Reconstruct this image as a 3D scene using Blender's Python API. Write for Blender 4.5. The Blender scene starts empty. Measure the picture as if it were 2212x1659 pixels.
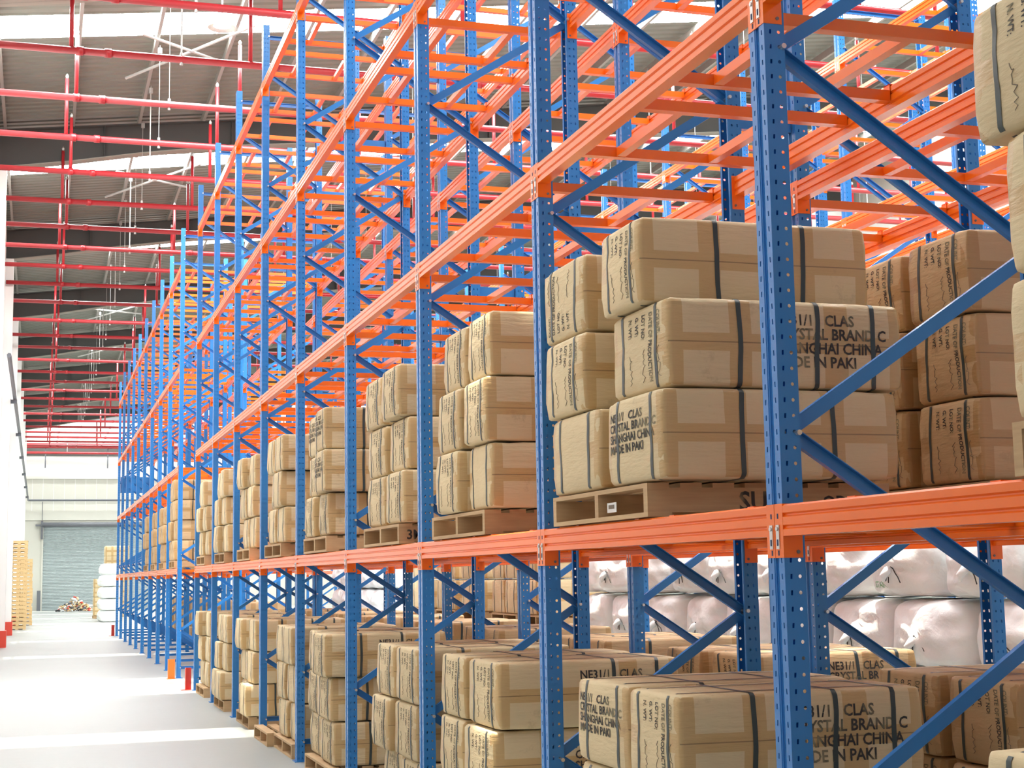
import bpy, bmesh, math, random
from mathutils import Vector, Matrix, noise
from mathutils.bvhtree import BVHTree

random.seed(7)
scene = bpy.context.scene
COL = scene.collection

# ------------------------------------------------------------------ materials
def nt(name):
    m = bpy.data.materials.new(name)
    m.use_nodes = True
    t = m.node_tree
    return m, t, t.nodes, t.links, t.nodes['Principled BSDF']

def mix_rgb(n, l, fac, a, b):
    x = n.new('ShaderNodeMix'); x.data_type = 'RGBA'
    for s, v in ((x.inputs[0], fac), (x.inputs[6], a), (x.inputs[7], b)):
        if hasattr(v, 'is_linked'):
            l.new(v, s)
        elif isinstance(v, (int, float)):
            s.default_value = v
        else:
            s.default_value = (*v, 1)
    return x.outputs[2]

def mth(n, l, op, a, b=None):
    x = n.new('ShaderNodeMath'); x.operation = op
    for s, v in ((x.inputs[0], a), (x.inputs[1], b)):
        if v is None: continue
        if hasattr(v, 'is_linked'): l.new(v, s)
        else: s.default_value = v
    return x.outputs[0]

def simple(name, col, rough=.5, metal=0., var=.08, scale=6., bump=0., coat=0.):
    m, t, n, l, p = nt(name)
    tc = n.new('ShaderNodeTexCoord')
    nz = n.new('ShaderNodeTexNoise'); nz.inputs['Scale'].default_value = scale; nz.inputs['Detail'].default_value = 4
    l.new(tc.outputs['Object'], nz.inputs['Vector'])
    a = tuple(c*(1-var) for c in col); b = tuple(min(1, c*(1+var)) for c in col)
    l.new(mix_rgb(n, l, nz.outputs['Fac'], a, b), p.inputs['Base Color'])
    p.inputs['Roughness'].default_value = rough
    p.inputs['Metallic'].default_value = metal
    if coat: p.inputs['Coat Weight'].default_value = coat; p.inputs['Coat Roughness'].default_value = .15
    if bump:
        b_ = n.new('ShaderNodeBump'); b_.inputs['Strength'].default_value = bump; b_.inputs['Distance'].default_value = .01
        l.new(nz.outputs['Fac'], b_.inputs['Height']); l.new(b_.outputs['Normal'], p.inputs['Normal'])
    return m

M = {}
M['blue'] = simple('blue_paint', (.025, .19, .52), .26, var=.1, scale=3)
M['orange'] = simple('orange_paint', (.87, .155, .008), .24, var=.07, scale=3)
M['steel'] = simple('zinc_steel', (.62, .62, .6), .3, .8)
M['red'] = simple('red_pipe_paint', (.36, .02, .026), .3, var=.1, scale=4)
M['wood'] = None
M['strap'] = simple('dark_strap', (.035, .05, .05), .45)
def ink_mat():
    m, t, n, l, p = nt('worn_stencil_ink')
    tc = n.new('ShaderNodeTexCoord'); nz = n.new('ShaderNodeTexNoise'); nz.inputs['Scale'].default_value = 9; nz.inputs['Detail'].default_value = 6
    l.new(tc.outputs['Object'], nz.inputs['Vector'])
    rp = n.new('ShaderNodeValToRGB'); rp.color_ramp.elements[0].position = .50; rp.color_ramp.elements[1].position = .74
    l.new(nz.outputs['Fac'], rp.inputs[0])
    l.new(mix_rgb(n, l, rp.outputs[0], (.035, .03, .028), (.34, .29, .165)), p.inputs['Base Color']); p.inputs['Roughness'].default_value = .75
    return m
M['ink'] = ink_mat()
M['scrawl'] = simple('pen_ink', (.2, .16, .12), .7)
M['white_wall'] = simple('white_panel', (.84, .84, .82), .5, var=.02, scale=.6)
M['cream_wall'] = simple('cream_panel', (.60, .60, .54), .55, var=.02, scale=.6)
M['grey_steel'] = simple('grey_rafter_steel', (.06, .06, .056), .6, var=.1, scale=2)
M['flange_cream'] = simple('pale_cream_flange', (.25, .24, .20), .6, var=.08, scale=1.5)  # bottom flange, a paler cream than the rafter web
M['green_print'] = simple('faded_green_print', (.25, .5, .3), .6, var=.3, scale=40)
M['purlin'] = simple('galvanised_purlin', (.30, .29, .26), .45, .2)
M['shutter'] = simple('shutter_grey', (.36, .42, .43), .45, .1)
M['dark_grey'] = simple('dark_grey_steel', (.13, .14, .16), .5)
M['rod'] = simple('pale_rod', (.42, .42, .40), .45, .2)
M['kerb'] = simple('red_kerb_paint', (.65, .06, .035), .5)
M['guard'] = simple('guard_orange', (.88, .16, .015), .4)
M['label'] = simple('white_label', (.85, .85, .84), .5)
M['cord'] = simple('black_cord', (.02, .02, .022), .6)
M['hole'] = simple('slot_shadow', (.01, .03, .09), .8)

def concrete():
    m, t, n, l, p = nt('concrete_floor')
    tc = n.new('ShaderNodeTexCoord')
    a = n.new('ShaderNodeTexNoise'); a.inputs['Scale'].default_value = .35; a.inputs['Detail'].default_value = 6
    b = n.new('ShaderNodeTexNoise'); b.inputs['Scale'].default_value = 9; b.inputs['Detail'].default_value = 5
    l.new(tc.outputs['Object'], a.inputs['Vector']); l.new(tc.outputs['Object'], b.inputs['Vector'])
    f = mth(n, l, 'ADD', mth(n, l, 'MULTIPLY', a.outputs['Fac'], .7), mth(n, l, 'MULTIPLY', b.outputs['Fac'], .3))
    l.new(mix_rgb(n, l, f, (.27, .29, .285), (.36, .38, .37)), p.inputs['Base Color'])
    p.inputs['Roughness'].default_value = .42
    return m
M['floor'] = concrete()

def wood(name, a, b):
    m, t, n, l, p = nt(name)
    tc = n.new('ShaderNodeTexCoord')
    mp = n.new('ShaderNodeMapping'); mp.inputs['Scale'].default_value = (3, 3, 40)
    oi = n.new('ShaderNodeObjectInfo')
    l.new(tc.outputs['Object'], mp.inputs['Vector'])
    nz = n.new('ShaderNodeTexNoise'); nz.inputs['Scale'].default_value = 1.6; nz.inputs['Detail'].default_value = 5
    l.new(mp.outputs['Vector'], nz.inputs['Vector'])
    f = mth(n, l, 'ADD', mth(n, l, 'MULTIPLY', nz.outputs['Fac'], .75), mth(n, l, 'MULTIPLY', oi.outputs['Random'], .3))
    l.new(mix_rgb(n, l, f, a, b), p.inputs['Base Color'])
    p.inputs['Roughness'].default_value = .7
    return m
M['wood'] = wood('pallet_wood', (.30, .18, .085), (.62, .43, .23))
M['wood_pale'] = wood('pale_pallet_wood', (.60, .40, .19), (.80, .58, .30))

def cardboard(name, base, tape):
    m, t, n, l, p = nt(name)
    tc = n.new('ShaderNodeTexCoord')
    g = n.new('ShaderNodeSeparateXYZ'); l.new(tc.outputs['Generated'], g.inputs[0])
    nn = n.new('ShaderNodeSeparateXYZ'); l.new(tc.outputs['Normal'], nn.inputs[0])
    def band(v, c, w):
        return mth(n, l, 'LESS_THAN', mth(n, l, 'ABSOLUTE', mth(n, l, 'SUBTRACT', v, c)), w)
    gx, gy, gz = g.outputs
    longf = mth(n, l, 'GREATER_THAN', mth(n, l, 'ABSOLUTE', nn.outputs[1]), .6)
    endf = mth(n, l, 'GREATER_THAN', mth(n, l, 'ABSOLUTE', nn.outputs[0]), .6)
    mid = band(gz, .5, .1)
    ends = mth(n, l, 'GREATER_THAN', mth(n, l, 'ABSOLUTE', mth(n, l, 'SUBTRACT', gx, .5)), .43)
    v1 = band(gx, .30, .045); v2 = band(gx, .70, .05)
    lt = mth(n, l, 'MAXIMUM', mth(n, l, 'MAXIMUM', mid, ends), mth(n, l, 'MAXIMUM', v1, v2))
    edge = mth(n, l, 'GREATER_THAN', mth(n, l, 'ABSOLUTE', mth(n, l, 'SUBTRACT', gy, .5)), .39)
    nb = n.new('ShaderNodeTexNoise'); nb.inputs['Scale'].default_value = 7
    oi = n.new('ShaderNodeObjectInfo')
    ad = n.new('ShaderNodeVectorMath'); ad.operation = 'ADD'
    l.new(tc.outputs['Object'], ad.inputs[0]); l.new(oi.outputs['Random'], ad.inputs[1])
    l.new(ad.outputs[0], nb.inputs['Vector'])
    et = mth(n, l, 'MAXIMUM', mth(n, l, 'MULTIPLY', mid, mth(n, l, 'GREATER_THAN', mth(n, l, 'ABSOLUTE', mth(n, l, 'SUBTRACT', gy, .5)), .3)),
             mth(n, l, 'MULTIPLY', edge, mth(n, l, 'GREATER_THAN', nb.outputs['Fac'], .5)))
    mask = mth(n, l, 'MAXIMUM', mth(n, l, 'MULTIPLY', longf, lt), mth(n, l, 'MULTIPLY', endf, et))
    seam = mth(n, l, 'MULTIPLY', longf, band(gz, .5, .007))
    big = n.new('ShaderNodeTexNoise'); big.inputs['Scale'].default_value = 2.5; big.inputs['Detail'].default_value = 6
    l.new(ad.outputs[0], big.inputs['Vector'])
    fr = mth(n, l, 'ADD', mth(n, l, 'MULTIPLY', big.outputs['Fac'], .7), mth(n, l, 'MULTIPLY', oi.outputs['Random'], .35))
    cb = mix_rgb(n, l, fr, tuple(c*.82 for c in base), tuple(c*1.16 for c in base))
    tp = mix_rgb(n, l, fr, tuple(c*.8 for c in tape), tuple(c*1.2 for c in tape))
    c1 = mix_rgb(n, l, mth(n, l, 'MULTIPLY', mask, .85), cb, tp)
    c2 = mix_rgb(n, l, mth(n, l, 'MULTIPLY', seam, .6), c1, (.12, .07, .03))
    # handling dirt: dark smears with an outline of their own
    sm = n.new('ShaderNodeTexNoise'); sm.inputs['Scale'].default_value = 5.5; sm.inputs['Detail'].default_value = 9; sm.inputs['Roughness'].default_value = .7
    ad2 = n.new('ShaderNodeVectorMath'); ad2.operation = 'MULTIPLY_ADD'
    l.new(oi.outputs['Random'], ad2.inputs[0]); ad2.inputs[1].default_value = (17, 9, 23); l.new(tc.outputs['Object'], ad2.inputs[2])
    l.new(ad2.outputs[0], sm.inputs['Vector'])
    sr_ = n.new('ShaderNodeValToRGB'); sr_.color_ramp.elements[0].position = .60; sr_.color_ramp.elements[1].position = .78
    l.new(sm.outputs['Fac'], sr_.inputs[0])
    c2 = mix_rgb(n, l, mth(n, l, 'MULTIPLY', sr_.outputs[0], .55), c2, (.16, .10, .05))
    l.new(c2, p.inputs['Base Color'])
    l.new(mth(n, l, 'SUBTRACT', .75, mth(n, l, 'MULTIPLY', mask, .4)), p.inputs['Roughness'])
    mp = n.new('ShaderNodeMapping'); mp.inputs['Scale'].default_value = (4, 6, 26)
    l.new(ad.outputs[0], mp.inputs['Vector'])
    fn = n.new('ShaderNodeTexNoise'); fn.inputs['Scale'].default_value = 2.2; fn.inputs['Detail'].default_value = 4
    l.new(mp.outputs['Vector'], fn.inputs['Vector'])
    bp = n.new('ShaderNodeBump'); bp.inputs['Strength'].default_value = .35; bp.inputs['Distance'].default_value = .012
    l.new(fn.outputs['Fac'], bp.inputs['Height']); l.new(bp.outputs['Normal'], p.inputs['Normal'])
    return m
M['card'] = cardboard('cardboard', (.61, .49, .295), (.48, .31, .125))
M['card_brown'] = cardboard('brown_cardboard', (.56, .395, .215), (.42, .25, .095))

def sack_mat():
    m, t, n, l, p = nt('white_woven_sack')
    tc = n.new('ShaderNodeTexCoord')
    nz = n.new('ShaderNodeTexNoise'); nz.inputs['Scale'].default_value = 5; nz.inputs['Detail'].default_value = 7
    l.new(tc.outputs['Object'], nz.inputs['Vector'])
    l.new(mix_rgb(n, l, nz.outputs['Fac'], (.80, .84, .84), (.90, .95, .95)), p.inputs['Base Color'])
    p.inputs['Roughness'].default_value = .38
    bp = n.new('ShaderNodeBump'); bp.inputs['Strength'].default_value = .55; bp.inputs['Distance'].default_value = .04; nz.inputs['Distortion'].default_value = .3
    l.new(nz.outputs['Fac'], bp.inputs['Height']); l.new(bp.outputs['Normal'], p.inputs['Normal'])
    return m
M['sack'] = sack_mat()
M['roof'] = simple('roof_sheet', (.185, .195, .165), .5, .05, var=.06, scale=1.2)

def skylight_mat():
    m, t, n, l, p = nt('daylit_skylight_panel')
    n.remove(p)
    out = n['Material Output']
    e = n.new('ShaderNodeEmission'); e.inputs['Color'].default_value = (.97, 1, .985, 1); e.inputs['Strength'].default_value = SKY_E
    tr = n.new('ShaderNodeBsdfTransparent')
    mx = n.new('ShaderNodeMixShader'); mx.inputs[0].default_value = .5
    l.new(tr.outputs[0], mx.inputs[1]); l.new(e.outputs[0], mx.inputs[2]); l.new(mx.outputs[0], out.inputs['Surface'])
    return m
SKY_E = 54.0
M['skylight'] = skylight_mat()
def lamp_mat():
    m, t, n, l, p = nt('lamp_glow')
    p.inputs['Emission Color'].default_value = (1, .93, .8, 1); p.inputs['Emission Strength'].default_value = 3
    return m
M['lamp'] = lamp_mat()

# ------------------------------------------------------------------ mesh building
class MB:
    def __init__(s): s.v, s.f, s.m, s.mats = [], [], [], []
    def mi(s, mat):
        if mat not in s.mats: s.mats.append(mat)
        return s.mats.index(mat)
    def poly(s, pts, faces, mat):
        b = len(s.v); k = s.mi(mat)
        s.v += [tuple(p) for p in pts]
        for f in faces: s.f.append(tuple(b+i for i in f)); s.m.append(k)
        return s
    def box(s, x0, x1, y0, y1, z0, z1, mat):
        p = [(x, y, z) for x in (x0, x1) for y in (y0, y1) for z in (z0, z1)]
        return s.poly(p, [(0, 1, 3, 2), (4, 6, 7, 5), (0, 4, 5, 1), (2, 3, 7, 6), (0, 2, 6, 4), (1, 5, 7, 3)], mat)
    def prism(s, prof, a0, a1, axis, mat, cap=True):
        n = len(prof)
        def mk(q, a):
            return {'x': (a, q[0], q[1]), 'y': (q[0], a, q[1]), 'z': (q[0], q[1], a)}[axis]
        p = [mk(q, a0) for q in prof]+[mk(q, a1) for q in prof]
        f = [(i, (i+1) % n, n+(i+1) % n, n+i) for i in range(n)]
        if cap: f += [tuple(range(n))[::-1], tuple(range(n, 2*n))]
        return s.poly(p, f, mat)
    def tube(s, pts, r, mat, n=8, cap=True):
        pts = [Vector(p) for p in pts]; P = []; F = []
        for i, p in enumerate(pts):
            d = (pts[min(i+1, len(pts)-1)]-pts[max(i-1, 0)]).normalized()
            u = d.orthogonal().normalized() if i == 0 else (u-d*u.dot(d)).normalized()
            w = d.cross(u)
            rr = r[i] if isinstance(r, (list, tuple)) else r
            P += [p+(u*math.cos(2*math.pi*k/n)+w*math.sin(2*math.pi*k/n))*rr for k in range(n)]
        for i in range(len(pts)-1):
            for k in range(n):
                a = i*n+k; b = i*n+(k+1) % n
                F.append((a, b, b+n, a+n))
        if cap:
            F.append(tuple(range(n))[::-1]); F.append(tuple(range((len(pts)-1)*n, len(pts)*n)))
        return s.poly(P, F, mat)
    def mesh(s, name, smooth=False):
        me = bpy.data.meshes.new(name)
        me.from_pydata(s.v, [], s.f)
        for m in s.mats: me.materials.append(M[m])
        me.polygons.foreach_set('material_index', s.m)
        if smooth: me.polygons.foreach_set('use_smooth', [True]*len(s.f))
        me.update()
        bm = bmesh.new(); bm.from_mesh(me); bmesh.ops.recalc_face_normals(bm, faces=bm.faces); bm.to_mesh(me); bm.free()
        return me

def obj(name, me, parent=None, loc=(0, 0, 0), rot=None, scale=None):
    o = bpy.data.objects.new(name, me); COL.objects.link(o)
    o.location = loc
    if rot is not None: o.rotation_euler = rot
    if scale is not None: o.scale = scale
    if parent is not None: o.parent = parent
    return o
def tag(o, label, cat, group=None, kind=None):
    o['label'] = label; o['category'] = cat
    if group: o['group'] = group
    if kind: o['kind'] = kind
    return o
def struct(name, me, loc=(0, 0, 0), label=None, cat=None):
    o = obj(name, me, loc=loc); o['kind'] = 'structure'
    if label: o['label'] = label; o['category'] = cat
    return o
def empty(name, loc, rot=None):
    return obj(name, None, loc=loc, rot=rot)
ORD = ['first', 'second', 'third', 'fourth', 'fifth', 'sixth', 'seventh', 'eighth', 'ninth', 'tenth', 'eleventh', 'twelfth', 'thirteenth',
       'fourteenth', 'fifteenth', 'sixteenth', 'seventeenth', 'eighteenth', 'nineteenth', 'twentieth', 'twenty-first', 'twenty-second', 'twenty-third', 'twenty-fourth', 'twenty-fifth',
       'twenty-sixth', 'twenty-seventh', 'twenty-eighth', 'twenty-ninth', 'thirtieth', 'thirty-first', 'thirty-second', 'thirty-third', 'thirty-fourth', 'thirty-fifth']

# ------------------------------------------------------------------ layout (metres; x across, y along the aisle, z up)
D = 2.2
EYE = 1.6012
PITCH = 1.05682*D
P = [1.94568*D+PITCH*(i-1)+((1.35036-1.05682)*D if i >= 10 else 0) for i in range(20)]   # upright positions, P[1] = big near post
LEVELS = [1.8057, 3.5241, 5.2178, 6.9536]
TOP = 7.5826
DEP = 1.06
ROWS = [2.2, 3.5585]

# ------------------------------------------------------------------ rack parts
def post_mesh(thick):
    mb = MB()
    pit = .05; n = int(TOP/pit); H = n*pit
    def strip(a, b, holes):
        # a,b: profile points (x,y); holes: kind, position 0..1, half width, half height
        a = Vector((a[0], a[1], 0)); b = Vector((b[0], b[1], 0)); d = b-a; L = d.length; d.normalize()
        if not holes:
            mb.poly([a, b, b+Vector((0, 0, TOP)), a+Vector((0, 0, TOP))], [(0, 1, 2, 3)], 'blue'); return
        edges = [0]+[h[4] for h in holes]
        for hi, (kind, c, hw, hh, e1) in enumerate(holes):
            u0, u1 = edges[hi], edges[hi+1]
            for k in range(n):
                z0 = k*pit; z1 = z0+pit if k < n-1 else TOP
                zc = z0+pit/2
                pt = lambda u, z: a+d*u+Vector((0, 0, z))
                o = [pt(u0, z0), pt(u1, z0), pt(u1, z1), pt(u0, z1)]
                if kind == 's':
                    q = [pt(c-hw, zc-hh), pt(c+hw*.6, zc-hh), pt(c+hw, zc+hh), pt(c-hw*.6, zc+hh)]
                    mb.poly(o+q, [(0, 1, 5, 4), (1, 2, 6, 5), (2, 3, 7, 6), (3, 0, 4, 7)], 'blue')
                else:
                    q = [pt(c+hw*math.cos(math.pi*(j+.5)/4+math.pi), zc+hw*math.sin(math.pi*(j+.5)/4+math.pi)) for j in range(8)]
                    mb.poly(o+q, [(0, 1, 6, 5), (1, 7, 6), (1, 2, 8, 7), (2, 9, 8), (2, 3, 10, 9), (3, 11, 10), (3, 0, 4, 11), (0, 5, 4)], 'blue')
    S = [('s', .016, .0042, .0085, .034)]
    W = [('s', .020, .0045, .0075, .036), ('r', .050, .0062, 0, .070)]
    strip((.07, -.034), (.07, -.05), None)
    strip((0, -.05), (.07, -.05), W)
    strip((0, -.05), (0, -.016), S)
    strip((0, -.016), (.008, -.011), None); strip((.008, -.011), (.008, .011), None); strip((.008, .011), (0, .016), None)
    strip((0, .05), (0, .016), S)
    strip((0, .05), (.07, .05), W)
    strip((.07, .05), (.07, .034), None)
    me = mb.mesh('upright_post')
    if thick:
        bm = bmesh.new(); bm.from_mesh(me)
        bmesh.ops.remove_doubles(bm, verts=bm.verts, dist=.0002)
        bmesh.ops.recalc_face_normals(bm, faces=bm.faces)
        bmesh.ops.solidify(bm, geom=bm.faces[:], thickness=-.0022)
        bm.to_mesh(me); bm.free()
    return me
POST = post_mesh(False)
POST_T = post_mesh(True)
FOOT = MB().box(-.02, .10, -.075, .075, .0, .008, 'blue').tube([(.085, -.06, .008), (.085, -.06, .02)], .009, 'steel', 6).tube([(.085, .06, .008), (.085, .06, .02)], .009, 'steel', 6).mesh('foot_plate')

def brace_mesh(L):
    mb = MB(); w, d, t = .0225, .024, .003
    # C channel open toward -y
    prof = [(-d/2, -w), (d/2, -w), (d/2, w), (-d/2, w), (-d/2, w-t), (d/2-t, w-t), (d/2-t, -w+t), (-d/2, -w+t)]
    mb.prism(prof, 0, L, 'x', 'blue')
    for x in (.012, L-.012): mb.tube([(x, -.056, 0), (x, .056, 0)], .009, 'steel', 8)
    return mb.mesh('diagonal_brace')
BX0, BX1 = .05, DEP-.05
DZ = .627
BL = math.hypot(BX1-BX0, DZ)
BRACE = brace_mesh(BL)
HBRACE = brace_mesh(BX1-BX0)

CH = .165; BH = .098
def cross_profile():
    f = [(-.004, -BH), (-.004, -.078), (.003, -.073), (.003, -.069), (-.004, -.064), (-.004, -.040), (.003, -.035), (.003, -.031), (-.004, -.026), (-.004, -.006), (.002, 0)]
    b = [(.042, 0), (.048, -.006), (.048, -.026), (.041, -.031), (.041, -.035), (.048, -.040), (.048, -.064), (.041, -.069), (.041, -.073), (.048, -.078), (.048, -BH)]
    return f+b
def crossbeam_mesh(L):
    return MB().prism(cross_profile(), .0545, L-.0545, 'y', 'orange').mesh('crossbeam')
def connector_geo(mb, y, sgn):
    # y: post centre; sgn +1 the leg lies on +y half
    def yb(a, b): return (min(y+sgn*a, y+sgn*b), max(y+sgn*a, y+sgn*b))
    a, b = yb(.0015, .0545); mb.box(-.0045, -.0005, a, b, -CH, .002, 'orange')
    a, b = yb(.0505, .0545); mb.box(-.0005, .062, a, b, -CH, .002, 'orange')
    a, b = yb(.012, .032); mb.box(-.0075, -.0045, a, b, -.138, -.063, 'steel')
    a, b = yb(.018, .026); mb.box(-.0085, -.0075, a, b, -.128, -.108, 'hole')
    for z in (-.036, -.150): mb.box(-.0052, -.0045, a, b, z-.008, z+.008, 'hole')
    mb.tube([(-.0075, y+sgn*.022, -.075), (-.0115, y+sgn*.022, -.075)], .007, 'steel', 8)
    s0, s1 = (.0545, .0575); a, b = yb(s0, s1)
    mb.tube([(.045, y+sgn*.0545, -.147), (.045, y+sgn*.0585, -.147)], .006, 'dark_grey', 8)
    return mb
CONN0 = connector_geo(MB(), 0, 1).mesh('end_connector')
CONN1 = connector_geo(MB(), 0, -1).mesh('end_connector')
BEAM = crossbeam_mesh(PITCH)
def full_beam(L):
    mb = MB().prism(cross_profile(), .0545, L-.0545, 'y', 'orange'); connector_geo(mb, 0, 1); connector_geo(mb, L, -1)
    return mb.mesh('crossbeam')
BEAM_FULL = full_beam(PITCH)

def ladder_mesh(x0, x1, w):
    mb = MB(); zt, zb, h = -.022, -.066, .022
    for y in (0, w):
        mb.box(x0+.002, x1-.002, y-h, y+h, zb, zt, 'orange')
        for xe, s in ((x0, -1), (x1, 1)):
            a, b = sorted((xe-s*.004, xe+s*.030)); mb.box(a, b, y-h, y+h, .001, .005, 'orange')
            a, b = sorted((xe-s*.004, xe-s*.001)); mb.box(a, b, y-h, y+h, zt, .005, 'orange')
    for x in (x0+.21, x0+.66): mb.box(x-.02, x+.02, h, w-h, zb+.002, zt-.002, 'orange')
    return mb.mesh('support_ladder')
LAD_A = ladder_mesh(.048, DEP-.048, .65)
LAD_B = ladder_mesh(.048, DEP-.048, .69)
LAD_Y = (.21, 1.20)

def make_rack(name, label, group, x, idx, detail, skip_frames=(), flip=False, levels=LEVELS, ladders=True, frames=None, beams=True):
    """one bolted run of pallet racking: uprights, braces, crossbeams, pallet ladders"""
    root = empty(name, (x, P[idx[0]], 0))
    tag(root, label, 'pallet rack', group)
    Y0 = P[idx[0]]
    for i in idx:
        if i in skip_frames: continue
        y = P[i]-Y0
        pm = POST_T if (detail == 2 and i <= 3) else POST
        a = obj('upright_post', pm, root, (0, y, .008))
        b = obj('upright_post', pm, root, (DEP, y, .008), (0, 0, math.pi))
        if detail:
            obj('foot_plate', FOOT, a, (0, 0, -.008)); obj('foot_plate', FOOT, b, (0, 0, -.008))
        for z in (.17, TOP-.12):
            obj('horizontal_brace', HBRACE, root, (BX0, y, z))
        z = .155; up = not flip
        while z+DZ < TOP-.1:
            ang = math.atan2(DZ, BX1-BX0)
            if up:   # rear low -> front high : falls toward the back, open side to the camera
                o = obj('diagonal_brace', BRACE, root, (BX0, y-.012, z+DZ), (0, ang, 0))
            else:    # front low -> rear high, flat side to the camera
                o = obj('diagonal_brace', BRACE, root, (BX0, y+.012, z), (math.pi, -ang, 0))
            up = not up; z += DZ
    nlad = 0
    for a, b in zip(idx[:-1], idx[1:]):
        if not beams: continue
        if b-a != 1 or (a == 9 and b == 10): continue
        y = P[a]-Y0
        for li, z in enumerate(levels):
            if detail:
                f = obj('crossbeam', BEAM, root, (0, y, z))
                obj('end_connector', CONN0, f); obj('end_connector', CONN1, f, (0, PITCH, 0))
                r = obj('crossbeam', BEAM, root, (DEP, y+PITCH, z), (0, 0, math.pi))
                obj('end_connector', CONN0, r); obj('end_connector', CONN1, r, (0, PITCH, 0))
            else:
                obj('crossbeam', BEAM_FULL, root, (0, y, z))
                obj('crossbeam', BEAM_FULL, root, (DEP, y+PITCH, z), (0, 0, math.pi))
            if ladders:
                obj('support_ladder', LAD_A, root, (0, y+LAD_Y[0], z)); obj('support_ladder', LAD_B, root, (0, y+LAD_Y[1], z))
    return root

near_front = make_rack('pallet_rack', 'blue and orange pallet rack lining the aisle, nearest run with the large perforated post', 'pallet racks', ROWS[0], list(range(0, 10)), 2)
near_back = make_rack('pallet_rack', 'blue and orange pallet rack standing close behind the nearest run, same length', 'pallet racks', ROWS[1], list(range(0, 10)), 1, flip=True)
far_front = make_rack('pallet_rack', 'blue and orange pallet rack beside the aisle beyond the open passage', 'pallet racks', ROWS[0], list(range(10, 20)), 1)
far_back = make_rack('pallet_rack', 'blue and orange pallet rack behind the far run, beyond the open passage', 'pallet racks', ROWS[1], list(range(10, 20)), 0, flip=True)
X3 = 7.9
right_front = make_rack('pallet_rack', 'blue and orange pallet rack across the second aisle, facing the white sacks', 'pallet racks', X3, list(range(2, 10)), 0)
right_back = make_rack('pallet_rack', 'blue and orange pallet rack at the back, behind the one across the second aisle', 'pallet racks', X3+1.36, list(range(2, 10)), 0, flip=True)
right_far = make_rack('pallet_rack', 'blue and orange pallet rack deep in the hall across the second aisle, beyond the passage', 'pallet racks', X3, list(range(10, 20)), 0)
# row spacers between the back to back runs
SP = MB().box(.0, ROWS[1]-ROWS[0]-DEP-.006, -.02, .02, -.04, .04, 'blue').mesh('row_spacer')
for i in range(1, 10):
    for z in (3.82, 6.35): obj('row_spacer', SP, near_front, (DEP, P[i]-P[0], z))
for i in range(10, 20):
    for z in (3.82, 6.35): obj('row_spacer', SP, far_front, (DEP, P[i]-P[10], z))
# blue end panel at the far end of the far run
obj('end_panel', MB().box(.08, .98, .055, .075, 4.24, 4.72, 'blue').mesh('end_panel'), far_front, (0, P[19]-P[10], 0))

# column guards
def guard(loc, label, mat, wx):
    mb = MB(); h = .32
    if wx: mb.box(-.055, .055, -.012, 0, 0, h, mat).box(-.055, -.045, 0, .08, 0, h, mat)
    else: mb.box(-.012, 0, -.055, .055, 0, h, mat).box(0, .08, .045, .055, 0, h, mat)
    mb.box(-.075, .075, -.07, .09, 0, .006, mat)
    tag(obj('column_guard', mb.mesh('column_guard'), loc=loc), label, 'guard', 'column guards')
guard((2.11, P[10]-.14, 0), 'bright orange column guard at the foot of the first post past the passage', 'guard', True)
guard((2.10, P[9]+.12, 0), 'dark orange column guard at the foot of the last post before the passage', 'kerb', False)
guard((2.10, P[19]+.12, 0), 'small dark red column guard at the far end of the rack', 'kerb', False)

# ------------------------------------------------------------------ lettering
def text_tris(txt, size):
    cu = bpy.data.curves.new('t', 'FONT'); cu.body = txt; cu.size = size; cu.resolution_u = 2; cu.offset = size*.022
    o = bpy.data.objects.new('t', cu); COL.objects.link(o)
    dg = bpy.context.evaluated_depsgraph_get(); dg.update()
    me = o.evaluated_get(dg).to_mesh()
    v = [(p.co.x, p.co.y) for p in me.vertices]; f = [tuple(q.vertices) for q in me.polygons]
    o.evaluated_get(dg).to_mesh_clear()
    bpy.data.objects.remove(o); bpy.data.curves.remove(cu)
    return v, f
_tc = {}
def text(txt, size):
    if (txt, size) not in _tc: _tc[(txt, size)] = text_tris(txt, size)
    return _tc[(txt, size)]

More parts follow.
